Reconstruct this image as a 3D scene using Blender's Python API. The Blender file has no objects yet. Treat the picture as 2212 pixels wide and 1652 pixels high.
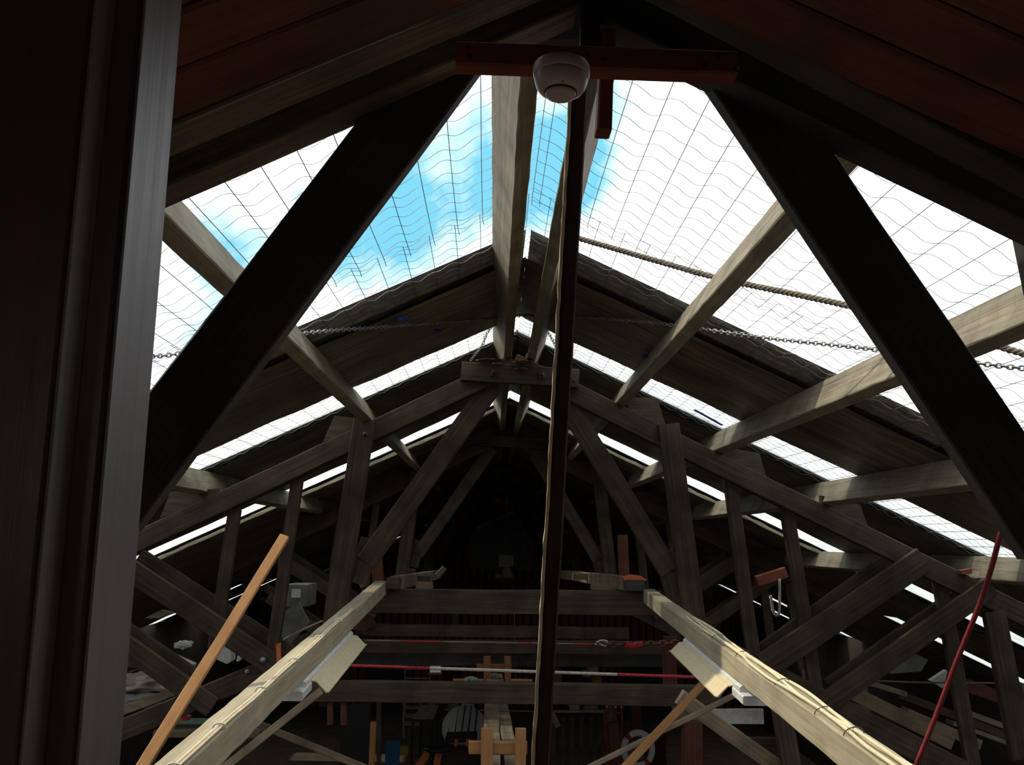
import bpy, bmesh, math, random
from mathutils import Vector, Matrix, noise
random.seed(7)
C = bpy.context.scene.collection
SC = bpy.context.scene
# ------------------------------------------------------------------ camera
F, CX, CY = 2000.0, 1106.0, 826.0
roll = math.radians(1.0)
Yc = Vector(((1066-CX)/F, (CY-1170)/F, -1)).normalized()
u = Vector((math.sin(roll), math.cos(roll), 0))
Zc = (u-u.dot(Yc)*Yc).normalized()
Xc = Yc.cross(Zc)
RW = Matrix((Xc, Yc, Zc))            # rows: camera -> world
cd = bpy.data.cameras.new('camera'); cam = bpy.data.objects.new('camera', cd); C.objects.link(cam)
cam.matrix_world = RW.to_4x4()
cd.sensor_width = 36; cd.lens = F/2212*36; cd.clip_start = .02; cd.clip_end = 500
SC.camera = cam

def ray(px, py): return RW @ Vector(((px-CX)/F, (CY-py)/F, -1))
def at(px, py, Y):
    d = ray(px, py); return d*(Y/d.y)
def sz(p, Y): return p*Y/F
# ------------------------------------------------------------------ sky
W = bpy.data.worlds.new('sky'); SC.world = W; W.use_nodes = True
nt = W.node_tree; N = nt.nodes; L = nt.links; N.clear()
out = N.new('ShaderNodeOutputWorld'); bg = N.new('ShaderNodeBackground'); L.new(bg.outputs[0], out.inputs[0])
tc = N.new('ShaderNodeTexCoord')
nz = N.new('ShaderNodeTexNoise'); nz.inputs['Scale'].default_value = 5.5; nz.inputs['Detail'].default_value = 6; nz.inputs['Roughness'].default_value = .55
L.new(tc.outputs['Generated'], nz.inputs['Vector'])
prev = None
for (px, py, deg, amp) in [(960,330,5.5,.7),(850,450,5,.75),(940,520,3,.3),(790,560,3.5,.35),(1195,280,5,.8),(1195,420,3.5,.7),(560,470,3.5,.5),(370,620,5,.7),(1890,400,4,.42),(1760,240,3.0,.4),(1310,250,2.4,.35),(1420,420,2.0,.3)]:
    d = ray(px, py).normalized()
    dp = N.new('ShaderNodeVectorMath'); dp.operation = 'DOT_PRODUCT'; dp.inputs[1].default_value = d
    L.new(tc.outputs['Generated'], dp.inputs[0])
    mr = N.new('ShaderNodeMapRange'); mr.interpolation_type = 'SMOOTHSTEP'
    mr.inputs['From Min'].default_value = math.cos(math.radians(deg*1.5)); mr.inputs['From Max'].default_value = 1.0
    mr.inputs['To Max'].default_value = amp
    L.new(dp.outputs['Value'], mr.inputs['Value'])
    if prev is None: prev = mr.outputs[0]
    else:
        ad = N.new('ShaderNodeMath'); ad.operation = 'ADD'; L.new(prev, ad.inputs[0]); L.new(mr.outputs[0], ad.inputs[1]); prev = ad.outputs[0]
sb = N.new('ShaderNodeMath'); sb.operation = 'MULTIPLY_ADD'; sb.inputs[1].default_value = 5.0; sb.inputs[2].default_value = -2.9
L.new(nz.outputs[0], sb.inputs[0])
ad = N.new('ShaderNodeMath'); ad.operation = 'ADD'; ad.use_clamp = True; L.new(prev, ad.inputs[0]); L.new(sb.outputs[0], ad.inputs[1])
mx = N.new('ShaderNodeMixRGB'); mx.inputs[1].default_value = (1.22,1.25,1.28,1); mx.inputs[2].default_value = (.19,.58,.78,1)
L.new(ad.outputs[0], mx.inputs[0]); sx = N.new('ShaderNodeSeparateXYZ'); L.new(tc.outputs['Generated'], sx.inputs[0])
hz = N.new('ShaderNodeMapRange'); hz.inputs['From Min'].default_value = -.03; hz.inputs['From Max'].default_value = .02; L.new(sx.outputs['Z'], hz.inputs['Value'])
gm = N.new('ShaderNodeMixRGB'); gm.inputs[1].default_value = (.09,.1,.08,1); L.new(hz.outputs[0], gm.inputs[0]); L.new(mx.outputs[0], gm.inputs[2])
L.new(gm.outputs[0], bg.inputs[0]); bg.inputs[1].default_value = 1.0
# ------------------------------------------------------------------ sun
sl = bpy.data.lights.new('sun', 'SUN'); sl.energy = 2.7; sl.angle = math.radians(1.5); sl.color = (1,.9,.7)
so = bpy.data.objects.new('sun', sl); C.objects.link(so)
so.rotation_euler = Vector((.62,-.10,-.78)).to_track_quat('-Z','Y').to_euler()
vs = SC.view_settings; vs.view_transform = 'Standard'; vs.look = 'None'; vs.gamma = 1; vs.exposure = 0.35; vs.use_curve_mapping = False

# ------------------------------------------------------------------ materials
MATS = {}
def wood(name, c1, c2, rough=.75, grain=1.0, bump=.25, blot=.5, spec=.3, dust=None):
    m = bpy.data.materials.new(name); m.use_nodes = True; nt = m.node_tree; n = nt.nodes; l = nt.links
    b = n['Principled BSDF']; b.inputs['Roughness'].default_value = rough; b.inputs['Specular IOR Level'].default_value = spec
    tc = n.new('ShaderNodeTexCoord'); mp = n.new('ShaderNodeMapping'); mp.inputs['Scale'].default_value = (1.5*grain, 38*grain, 38*grain)
    l.new(tc.outputs['Object'], mp.inputs[0])
    a = n.new('ShaderNodeTexNoise'); a.inputs['Scale'].default_value = 1.6; a.inputs['Detail'].default_value = 8; a.inputs['Roughness'].default_value = .65; a.inputs['Distortion'].default_value = .6
    l.new(mp.outputs[0], a.inputs['Vector'])
    r = n.new('ShaderNodeValToRGB'); r.color_ramp.elements[0].position = .3; r.color_ramp.elements[1].position = .72
    r.color_ramp.elements[0].color = (*c1,1); r.color_ramp.elements[1].color = (*c2,1)
    l.new(a.outputs[0], r.inputs[0])
    s = n.new('ShaderNodeTexNoise'); s.inputs['Scale'].default_value = 5; s.inputs['Detail'].default_value = 5
    l.new(tc.outputs['Object'], s.inputs['Vector'])
    mr = n.new('ShaderNodeMapRange'); mr.inputs['From Min'].default_value = .35; mr.inputs['From Max'].default_value = .65; mr.inputs['To Min'].default_value = 1-blot; mr.inputs['To Max'].default_value = 1
    l.new(s.outputs[0], mr.inputs['Value'])
    mu = n.new('ShaderNodeMixRGB'); mu.blend_type = 'MULTIPLY'; mu.inputs[0].default_value = 1
    l.new(r.outputs[0], mu.inputs[1]); l.new(mr.outputs[0], mu.inputs[2])
    l.new(mu.outputs[0], b.inputs['Base Color'])
    bp = n.new('ShaderNodeBump'); bp.inputs['Strength'].default_value = bump; bp.inputs['Distance'].default_value = .004
    l.new(a.outputs[0], bp.inputs['Height']); l.new(bp.outputs[0], b.inputs['Normal'])
    MATS[name] = m; return m
def plain(name, col, rough=.6, metal=0, nscale=30, var=.15, spec=.4):
    m = bpy.data.materials.new(name); m.use_nodes = True; nt = m.node_tree; n = nt.nodes; l = nt.links
    b = n['Principled BSDF']; b.inputs['Roughness'].default_value = rough; b.inputs['Metallic'].default_value = metal; b.inputs['Specular IOR Level'].default_value = spec
    tc = n.new('ShaderNodeTexCoord'); a = n.new('ShaderNodeTexNoise'); a.inputs['Scale'].default_value = nscale; a.inputs['Detail'].default_value = 4
    l.new(tc.outputs['Object'], a.inputs['Vector'])
    r = n.new('ShaderNodeValToRGB'); r.color_ramp.elements[0].position = .3; r.color_ramp.elements[1].position = .7
    r.color_ramp.elements[0].color = (*[c*(1-var) for c in col],1); r.color_ramp.elements[1].color = (*[min(1,c*(1+var)) for c in col],1)
    l.new(a.outputs[0], r.inputs[0]); l.new(r.outputs[0], b.inputs['Base Color'])
    MATS[name] = m; return m
wood('truss', (.038,.025,.016), (.12,.083,.054))
wood('dark_truss', (.045,.04,.037), (.09,.078,.068))
wood('cobweb_wood', (.07,.052,.034), (.26,.2,.13), bump=.9)
wood('purlin', (.17,.145,.098), (.36,.32,.23), blot=.4)
wood('rail', (.3,.26,.17), (.52,.46,.33), blot=.22)
wood('rough', (.2,.15,.1), (.38,.3,.2))
wood('redwood', (.17,.042,.026), (.28,.08,.04), blot=.3)
wood('ceiling', (.1,.03,.014), (.2,.066,.03), blot=.5, bump=.5, rough=.5)
wood('orange', (.3,.14,.05), (.44,.23,.09), blot=.2)
wood('jamb', (.09,.045,.038), (.15,.075,.06), rough=.33, spec=1.0, blot=.35, bump=.12)
wood('redpost', (.09,.03,.02), (.17,.06,.035))
wood('sun_edge_wood', (.55,.43,.26), (.8,.66,.45), blot=.15)  # paler wood that carries the prop's painted sunlight
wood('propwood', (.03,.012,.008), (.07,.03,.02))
wood('mottled', (.12,.08,.05), (.42,.33,.22), grain=.4, blot=.7)
plain('enamel', (.62,.63,.6), .35)
plain('cream', (.62,.53,.34), .4, var=.08)
plain('cable', (.7,.62,.42), .45, var=.1)
plain('plastic', (.5,.43,.4), .4, var=.05)
plain('rust', (.12,.06,.04), .8, .3, 60, .5)
plain('iron', (.34,.34,.33), .5, .6, 20, .3)
plain('wire', (.1,.1,.1), .6, .3)
plain('rope', (.2,.165,.12), .9)
plain('palerope', (.45,.42,.38), .9)
plain('red', (.4,.03,.04), .5)
plain('darkred', (.22,.025,.03), .45)
plain('white', (.7,.7,.68), .5)
plain('tarp', (.34,.3,.24), .6, 0, 8, .35)
plain('greysheet', (.2,.2,.2), .6, 0, 8, .35)
plain('blue', (.02,.13,.28), .4)
plain('bluetape', (.02,.07,.4), .4)
plain('green', (.22,.33,.22), .6)
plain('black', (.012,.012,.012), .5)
plain('yellow', (.5,.4,.04), .5)
plain('orangepaint', (.6,.15,.05), .5)
plain('silver', (.55,.54,.5), .3, .9)
plain('copper', (.5,.16,.07), .25, .9)
plain('floor', (.1,.07,.05), .8, 0, 3, .4)
plain('wall', (.05,.035,.028), .8, 0, 3, .3)
plain('roompaint', (.5,.42,.36), .7, 0, 4, .2)
wood('skylit_worn_edge', (.17,.14,.15), (.28,.24,.25), rough=.4, spec=.8, blot=.3)
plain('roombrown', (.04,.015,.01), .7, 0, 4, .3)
# sarking: wrinkled building paper
def sark():
    m = bpy.data.materials.new('sarking'); m.use_nodes = True; nt = m.node_tree; n = nt.nodes; l = nt.links
    b = n['Principled BSDF']; b.inputs['Roughness'].default_value = .42; b.inputs['Specular IOR Level'].default_value = .55
    tc = n.new('ShaderNodeTexCoord'); mp = n.new('ShaderNodeMapping'); mp.inputs['Scale'].default_value = (.9, 9, .9); mp.inputs['Rotation'].default_value=(0,0,.12)
    l.new(tc.outputs['Object'], mp.inputs[0])
    a = n.new('ShaderNodeTexNoise'); a.inputs['Scale'].default_value = 2.2; a.inputs['Detail'].default_value = 7; a.inputs['Distortion'].default_value = 1.2; a.inputs['Roughness'].default_value=.62
    l.new(mp.outputs[0], a.inputs['Vector'])
    s = n.new('ShaderNodeTexNoise'); s.inputs['Scale'].default_value = 2.5; s.inputs['Detail'].default_value = 6
    l.new(tc.outputs['Object'], s.inputs['Vector'])
    r = n.new('ShaderNodeValToRGB'); r.color_ramp.elements[0].position=.3; r.color_ramp.elements[1].position=.7
    r.color_ramp.elements[0].color = (.12,.095,.07,1); r.color_ramp.elements[1].color = (.32,.265,.19,1)
    l.new(s.outputs[0], r.inputs[0])
    q = n.new('ShaderNodeMapRange'); q.inputs['From Min'].default_value=.38; q.inputs['From Max'].default_value=.62; q.inputs['To Min'].default_value=.55; q.inputs['To Max'].default_value=1.35  # light and shade of the wrinkles painted into the base colour
    l.new(a.outputs[0], q.inputs['Value']); mq = n.new('ShaderNodeMixRGB'); mq.blend_type='MULTIPLY'; mq.inputs[0].default_value=1
    l.new(r.outputs[0], mq.inputs[1]); l.new(q.outputs[0], mq.inputs[2]); l.new(mq.outputs[0], b.inputs['Base Color'])
    bp = n.new('ShaderNodeBump'); bp.inputs['Strength'].default_value = 1; bp.inputs['Distance'].default_value = .06
    l.new(a.outputs[0], bp.inputs['Height']); l.new(bp.outputs[0], b.inputs['Normal'])
    MATS['sarking'] = m
sark()
def translucent():
    m = bpy.data.materials.new('skylight'); m.use_nodes = True; nt = m.node_tree; n = nt.nodes; l = nt.links; n.clear()
    o = n.new('ShaderNodeOutputMaterial'); t = n.new('ShaderNodeBsdfTranslucent'); t.inputs[0].default_value=(.85,.9,.9,1)
    tr = n.new('ShaderNodeBsdfTransparent'); tr.inputs[0].default_value=(.88,.93,.93,1)
    tc = n.new('ShaderNodeTexCoord'); mp = n.new('ShaderNodeMapping'); mp.inputs['Scale'].default_value=(1,30,1)
    nz = n.new('ShaderNodeTexNoise'); nz.inputs['Scale'].default_value=3; nz.inputs['Detail'].default_value=4
    l.new(tc.outputs['Object'],mp.inputs[0]); l.new(mp.outputs[0],nz.inputs['Vector'])
    r=n.new('ShaderNodeValToRGB'); r.color_ramp.elements[0].position=.35; r.color_ramp.elements[1].position=.6
    r.color_ramp.elements[0].color=(.5,.53,.53,1); r.color_ramp.elements[1].color=(.9,.95,.95,1)
    l.new(nz.outputs[0],r.inputs[0]); l.new(r.outputs[0],t.inputs[0])
    mx = n.new('ShaderNodeMixShader'); mx.inputs[0].default_value = .45
    l.new(t.outputs[0], mx.inputs[1]); l.new(tr.outputs[0], mx.inputs[2]); l.new(mx.outputs[0], o.inputs[0])
    MATS['skylight'] = m
translucent()

# ------------------------------------------------------------------ helpers
def mesh_obj(name, verts, faces, mat, parent=None, M=None, smooth=False):
    me = bpy.data.meshes.new(name); me.from_pydata([tuple(v) for v in verts], [], faces)
    bm = bmesh.new(); bm.from_mesh(me); bmesh.ops.recalc_face_normals(bm, faces=bm.faces); bm.to_mesh(me); bm.free()
    for p in me.polygons: p.use_smooth = smooth
    me.materials.append(MATS[mat]); o = bpy.data.objects.new(name, me); C.objects.link(o)
    if M is None: M = Matrix()
    if parent is not None:
        o.parent = parent; o.matrix_local = WM[parent].inverted() @ M
    else: o.matrix_local = M
    WM[o] = M
    return o
WM = {}
def tag(o, label, cat, group=None, kind=None):
    if label: o['label'] = label
    if cat: o['category'] = cat
    if group: o['group'] = group
    if kind: o['kind'] = kind
    return o
def empty(name, loc, label, cat, group=None):
    o = bpy.data.objects.new(name, None); C.objects.link(o); o.empty_display_size=.1
    M = Matrix.Translation(Vector(loc)); o.matrix_local = M; WM[o] = M
    return tag(o, label, cat, group)
def beam(name, A, B, w, t, mat, parent=None, tdir=(0,1,0), jit=.0015, skew=0, seg=.22):
    """sawn timber from A to B; w across (in plane), t along tdir"""
    A = Vector(A); B = Vector(B); ax = (B-A); Ln = ax.length; ax.normalize()
    z = Vector(tdir); z = (z-z.dot(ax)*ax).normalized(); y = z.cross(ax)
    M = Matrix((( ax.x,y.x,z.x,A.x),(ax.y,y.y,z.y,A.y),(ax.z,y.z,z.z,A.z),(0,0,0,1)))
    n = max(2, min(60, int(Ln/seg))); c = min(.004, w*.12, t*.12); vs=[]; fs=[]
    ring = [(-w/2+c,-t/2),(w/2-c,-t/2),(w/2,-t/2+c),(w/2,t/2-c),(w/2-c,t/2),(-w/2+c,t/2),(-w/2,t/2-c),(-w/2,-t/2+c)]
    for i in range(n+1):
        x = Ln*i/n
        dy = random.uniform(-jit,jit); dz = random.uniform(-jit,jit)*.5
        for (a,b) in ring:
            vs.append((x+skew*a*(1 if i in (0,n) else 0), a+dy+random.uniform(-jit,jit)*.6, b+dz+random.uniform(-jit,jit)*.6))
    for i in range(n):
        for k in range(8):
            k2=(k+1)%8; fs.append((i*8+k, i*8+k2, (i+1)*8+k2, (i+1)*8+k))
    fs.append(tuple(range(8))); fs.append(tuple(range(n*8, n*8+8)))
    return mesh_obj(name, vs, fs, mat, parent, M)
def pb(name, p0, p1, wpx, Y, mat, parent=None, t=.05, Y1=None, **k):
    """timber drawn across a truss plane whose near face is at Y"""
    Y1 = Y if Y1 is None else Y1
    A = at(*p0, Y)+Vector((0,t/2,0)); B = at(*p1, Y1)+Vector((0,t/2,0))
    return beam(name, A, B, sz(wpx,(Y+Y1)/2), t, mat, parent, **k)
def box(name, lo, hi, mat, parent=None, bev=.004):
    lo=Vector(lo); hi=Vector(hi); bm=bmesh.new(); bmesh.ops.create_cube(bm,size=1)
    s=hi-lo; c=(lo+hi)/2
    for v in bm.verts: v.co=Vector((v.co.x*s.x, v.co.y*s.y, v.co.z*s.z))
    b=min(bev,min(s)*.3)
    if b>0: bmesh.ops.bevel(bm, geom=bm.edges[:], offset=b, segments=2, affect='EDGES')
    vs=[v.co.copy() for v in bm.verts]; fs=[[v.index for v in f.verts] for f in bm.faces]
    bm.free(); return mesh_obj(name, vs, fs, mat, parent, Matrix.Translation(c))
def pbox(name, x0,y0,x1,y1,Y,d,mat,parent=None,bev=.004):
    a=at(x0,y0,Y); b=at(x1,y1,Y)
    return box(name,(min(a.x,b.x),Y,min(a.z,b.z)),(max(a.x,b.x),Y+d,max(a.z,b.z)),mat,parent,bev)
def prism(name, pts, Y, d, mat, parent=None, Y2=None):
    """extruded outline standing in a plane of constant depth"""
    P=[at(p[0],p[1],Y) for p in pts]; c=sum(P,Vector())/len(P)
    vs=[p-c for p in P]+[p-c+Vector((0,d,0)) for p in P]; n=len(P)
    fs=[tuple(range(n)),tuple(range(n,2*n))]+[(i,(i+1)%n,(i+1)%n+n,i+n) for i in range(n)]
    return mesh_obj(name, vs, fs, mat, parent, Matrix.Translation(c))
def smoothpath(P, n=6):
    P=[Vector(p) for p in P]
    if len(P)<3: return [P[0].lerp(P[-1],i/8) for i in range(9)]
    Q=[]; E=[2*P[0]-P[1]]+P+[2*P[-1]-P[-2]]
    for i in range(1,len(E)-2):
        a,b,c,d=E[i-1],E[i],E[i+1],E[i+2]
        for k in range(n):
            t=k/n; Q.append(.5*((2*b)+(c-a)*t+(2*a-5*b+4*c-d)*t*t+(3*b-a-3*c+d)*t**3))
    Q.append(P[-1]); return Q
def frames(Q):
    out=[]; up=Vector((.03,.1,1)).normalized()
    for i,p in enumerate(Q):
        t=(Q[min(i+1,len(Q)-1)]-Q[max(i-1,0)]).normalized()
        s=t.cross(up)
        if s.length<.05: s=t.cross(Vector((1,0,0)))
        s.normalize(); out.append((p,t,s,s.cross(t)))
    return out
def tube(name, P, r, mat, parent=None, sides=8, n=6, smooth=True):
    Q=smoothpath(P,n); c=Q[0].copy(); vs=[]; fs=[]
    for p,t,s,w in frames(Q):
        for k in range(sides):
            a=2*math.pi*k/sides; vs.append(p-c+s*math.cos(a)*r+w*math.sin(a)*r)
    for i in range(len(Q)-1):
        for k in range(sides):
            k2=(k+1)%sides; fs.append((i*sides+k,i*sides+k2,(i+1)*sides+k2,(i+1)*sides+k))
    fs.append(tuple(range(sides))); fs.append(tuple(range((len(Q)-1)*sides,len(Q)*sides)))
    return mesh_obj(name,vs,fs,mat,parent,Matrix.Translation(c),smooth)
def resample(Q, step):
    out=[Q[0]]; acc=0
    for a,b in zip(Q[:-1],Q[1:]):
        L_=(b-a).length; pos=step-acc
        while pos<=L_: out.append(a.lerp(b,pos/L_)); pos+=step
        acc=(acc+L_)%step
    return out
def twisted(name, P, r, mat, parent=None, pitch=.05, strands=3):
    """laid rope: strands winding round one another"""
    Q=resample(smoothpath(P,12), pitch/7); c=Q[0].copy(); vs=[]; fs=[]; FR=frames(Q); sd=5
    for st in range(strands):
        b0=len(vs)
        for i,(p,t,s,w) in enumerate(FR):
            a=2*math.pi*(i/7+st/strands); q=p-c+(s*math.cos(a)+w*math.sin(a))*r*.55
            for k in range(sd):
                e=2*math.pi*k/sd; vs.append(q+s*math.cos(e)*r*.58+w*math.sin(e)*r*.58)
        for i in range(len(FR)-1):
            for k in range(sd):
                k2=(k+1)%sd; fs.append((b0+i*sd+k,b0+i*sd+k2,b0+(i+1)*sd+k2,b0+(i+1)*sd+k))
    return mesh_obj(name,vs,fs,mat,parent,Matrix.Translation(c),True)
def chain(name, P, mat, parent=None, ln=.026, r=.0030, wd=.0075):
    Q=resample(smoothpath(P,12), ln*.72); c=Q[0].copy(); vs=[]; fs=[]
    for j,(p,t,s,w) in enumerate(frames(Q)):
        side = s if j%2 else w; nrm = w if j%2 else s
        b0=len(vs); m=10
        for i in range(m):
            a=2*math.pi*i/m; q=p-c+t*math.cos(a)*ln/2+side*math.sin(a)*wd
            rad=(t*math.cos(a)+side*math.sin(a)).normalized()
            for k in range(4):
                e=2*math.pi*k/4; vs.append(q+rad*math.cos(e)*r+nrm*math.sin(e)*r)
        for i in range(m):
            for k in range(4):
                k2=(k+1)%4; i2=(i+1)%m; fs.append((b0+i*4+k,b0+i*4+k2,b0+i2*4+k2,b0+i2*4+k))
    return mesh_obj(name,vs,fs,mat,parent,Matrix.Translation(c),True)
def lathe(name, prof, cen, mat, parent=None, axis='Z', seg=40, M=None):
    vs=[]; fs=[]
    for (r,z) in prof:
        for k in range(seg):
            a=2*math.pi*k/seg; vs.append((r*math.cos(a), r*math.sin(a), z))
    for i in range(len(prof)-1):
        for k in range(seg):
            k2=(k+1)%seg; fs.append((i*seg+k,i*seg+k2,(i+1)*seg+k2,(i+1)*seg+k))
    fs.append(tuple(range(seg))); fs.append(tuple(range((len(prof)-1)*seg,len(prof)*seg)))
    R = Matrix.Rotation(math.pi/2,4,'X') if axis=='Y' else Matrix()
    return mesh_obj(name,vs,fs,mat,parent,Matrix.Translation(Vector(cen))@(M or R),True)
def bolt(cen, r, parent, mat='rust', square=True):
    """washer and nut facing the camera side (-Y)"""
    c=Vector(cen)
    o=box('washer',c+Vector((-r*1.7,-.006,-r*1.7)),c+Vector((r*1.7,.002,r*1.7)),mat,parent,.002) if square else None
    lathe('bolt',[(r,-.0),(r,.014),(r*.8,.02),(r*.5,.03),(r*.3,.034)],c,mat,parent,'Y',12)
    return o
# ------------------------------------------------------------------ roof geometry
H, XR, SL = 1.34, .13, .468
TH = math.atan(SL)
def roof(X, Y, off=0): return Vector((X, Y, H-SL*abs(X-XR)+off))
def on_roof(px, py, off=0):
    d=ray(px,py)
    best=None
    for s in (-1,1):   # Z = H+off - SL*s*(X-XR)
        t=(H+off+SL*s*XR)/(d.z+SL*s*d.x)
        if (d.x*t-XR)*s>=-1e-6 and t>0: best=d*t
    return best if best else at(px,py,4)
T0, T1, DT = 1.8, 5.7, 3.9
YEND = 25.0; FLOOR=-4.2; XL, XRR = -6.0, 6.4

# setting: floor, walls, gable, lined ceiling over the near room
def plane_obj(name, pts, mat, th, kind='structure'):
    P=[Vector(p) for p in pts]; n=(P[1]-P[0]).cross(P[2]-P[0]).normalized()*th
    c=sum(P,Vector())/4; vs=[p-c for p in P]+[p-c+n for p in P]
    o=mesh_obj(name,vs,[(0,1,2,3),(4,5,6,7),(0,1,5,4),(1,2,6,5),(2,3,7,6),(3,0,4,7)],mat,None,Matrix.Translation(c))
    o['kind']=kind; return o
o=box('floor',(XL,1.3,FLOOR-.1),(XRR,YEND+.2,FLOOR),'floor',bev=0); o['kind']='structure'
def side_wall(name, x, x2):
    # boarded wall with a row of open shutters far down the shed
    ztop=H-SL*abs(x-XR)+.012; vs=[];fs=[]
    def bx(y0,y1,z0,z1):
        b=len(vs)
        for X in (x,x2):
            for (yy,zz) in ((y0,z0),(y1,z0),(y1,z1),(y0,z1)): vs.append((X,yy,zz))
        fs.extend([(b,b+1,b+2,b+3),(b+4,b+5,b+6,b+7),(b,b+1,b+5,b+4),(b+1,b+2,b+6,b+5),(b+2,b+3,b+7,b+6),(b+3,b,b+4,b+7)])
    bx(1.3,YEND,FLOOR,-3.2); bx(1.3,YEND,-1.9,ztop)
    bx(1.3,YEND,-3.2,-1.9)
    o=mesh_obj(name,vs,fs,'wall'); o['kind']='structure'
side_wall('wall_left',XL,XL-.1); side_wall('wall_right',XRR,XRR+.1)
# far gable wall: vertical red boards with gaps between, window opening left of centre
g=bpy.data.materials.new('board_wall'); g.use_nodes=True; nn=g.node_tree.nodes; ll=g.node_tree.links
b=nn['Principled BSDF']; b.inputs['Roughness'].default_value=.8
tcn=nn.new('ShaderNodeTexCoord'); wv=nn.new('ShaderNodeTexWave'); wv.inputs['Scale'].default_value=1.55; wv.inputs['Distortion'].default_value=.4; wv.inputs['Detail'].default_value=1
ll.new(tcn.outputs['Object'],wv.inputs['Vector']); rp=nn.new('ShaderNodeValToRGB'); rp.color_ramp.elements[0].position=.12; rp.color_ramp.elements[1].position=.25
rp.color_ramp.elements[0].color=(.01,.006,.005,1); rp.color_ramp.elements[1].color=(.24,.085,.045,1); ll.new(wv.outputs[0],rp.inputs[0]); ll.new(rp.outputs[0],b.inputs['Base Color'])
MATS['board_wall']=g
def gable():
    a=at(928,1426,YEND); c=at(952,1452,YEND)   # small window
    x0,x1,z1,z0=a.x,c.x,a.z,c.z
    def zt(x): return H-SL*abs(x-XR)-.02
    polys=[[(XL,FLOOR),(x0,FLOOR),(x0,zt(x0)),(XL,zt(XL))],[(x1,FLOOR),(XR,FLOOR),(XR,zt(XR)),(x1,zt(x1))],[(XR,FLOOR),(XRR,FLOOR),(XRR,zt(XRR)),(XR,zt(XR))],
      [(x0,FLOOR),(x1,FLOOR),(x1,z0),(x0,z0)],[(x0,z1),(x1,z1),(x1,zt(x1)),(x0,zt(x0))]]
    vs=[];fs=[]
    for P in polys:
        b=len(vs); vs+= [(x,YEND,z) for x,z in P]+[(x,YEND+.12,z) for x,z in P]
        fs+=[(b,b+1,b+2,b+3),(b+4,b+5,b+6,b+7)]+[(b+i,b+(i+1)%4,b+4+(i+1)%4,b+4+i) for i in range(4)]
    o=mesh_obj('wall_back',vs,fs,'board_wall'); o['kind']='structure'
    w=box('window_1',(x0-.03,YEND-.04,z0-.05),(x1+.03,YEND-.02,z0),'white'); w['kind']='structure'
    #box('window_bar',((x0+x1)/2-.01,YEND-.04,z0),((x0+x1)/2+.01,YEND-.02,z1),'white',w)
gable()
# near room around the camera
ZF=-1.5
def front_wall():
    def zt(x): return H-SL*abs(x-XR)-.03
    vs=[];fs=[]
    for P in ([(XL,FLOOR),(-2.3,FLOOR),(-2.3,zt(-2.3)),(XL,zt(XL))],[(2.7,FLOOR),(XRR,FLOOR),(XRR,zt(XRR)),(2.7,zt(2.7))],[(-2.3,FLOOR),(2.7,FLOOR),(2.7,ZF-.1),(-2.3,ZF-.1)]):
        b=len(vs); vs+=[(x,1.2,z) for x,z in P]+[(x,1.3,z) for x,z in P]
        fs+=[(b,b+1,b+2,b+3),(b+4,b+5,b+6,b+7)]+[(b+i,b+(i+1)%4,b+4+(i+1)%4,b+4+i) for i in range(4)]
    o=mesh_obj('wall_front',vs,fs,'wall'); o['kind']='structure'
front_wall()
for nm,lo,hi in [('floor_loft',(-2.2,-2.4,ZF-.1),(2.6,1.3,ZF)),('wall_near_back',(-2.2,-2.5,ZF),(2.6,-2.4,.1)),('wall_near_gable',(-1.2,-2.5,.1),(1.5,-2.42,.7)),('wall_near_left',(-2.3,-2.4,ZF),(-2.2,1.3,.17)),('wall_near_right',(2.6,-2.4,ZF),(2.7,1.3,.13))]:
    o=box(nm,lo,hi,'roompaint',bev=0); o['kind']='structure'
# ------------------------------------------------------------------ lined ceiling boards over the camera
# every board runs up the slope; each is a timber of its own
def ceiling_boards():
    for s,nm in ((-1,'left'),(1,'right')):
        vs=[];fs=[];bw=.135; y=1.50
        while y>-2.4:
            y0=y-bw+.007; y1=y; lift=random.uniform(0,.006)
            b=len(vs); xo=2.75*s
            for (x,zo) in ((XR+.02*s,0),(XR+xo,0)):
                for yy,dz in ((y0,.0),(y0+.006,-.006),(y1-.006,-.006),(y1,0),(y1,.02),(y0,.02)):
                    p=roof(x,yy,CEIL+dz+lift); vs.append(p)
            for k in range(6): fs.append((b+k,b+(k+1)%6,b+6+(k+1)%6,b+6+k))
            fs.append(tuple(range(b,b+6))); fs.append(tuple(range(b+6,b+12)))
            y-=bw
        M=Matrix.Rotation(s*TH,4,'Y'); Mi=M.inverted()
        o=mesh_obj('ceiling_'+nm,[Mi@Vector(v) for v in vs],fs,'ceiling',None,M); o['kind']='structure'
        # backing above the boards keeps the room dark
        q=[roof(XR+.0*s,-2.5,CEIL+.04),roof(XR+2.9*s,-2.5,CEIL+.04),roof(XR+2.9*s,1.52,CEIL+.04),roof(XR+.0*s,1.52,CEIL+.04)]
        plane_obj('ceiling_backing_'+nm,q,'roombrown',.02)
CEIL=-.31
ceiling_boards()
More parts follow.
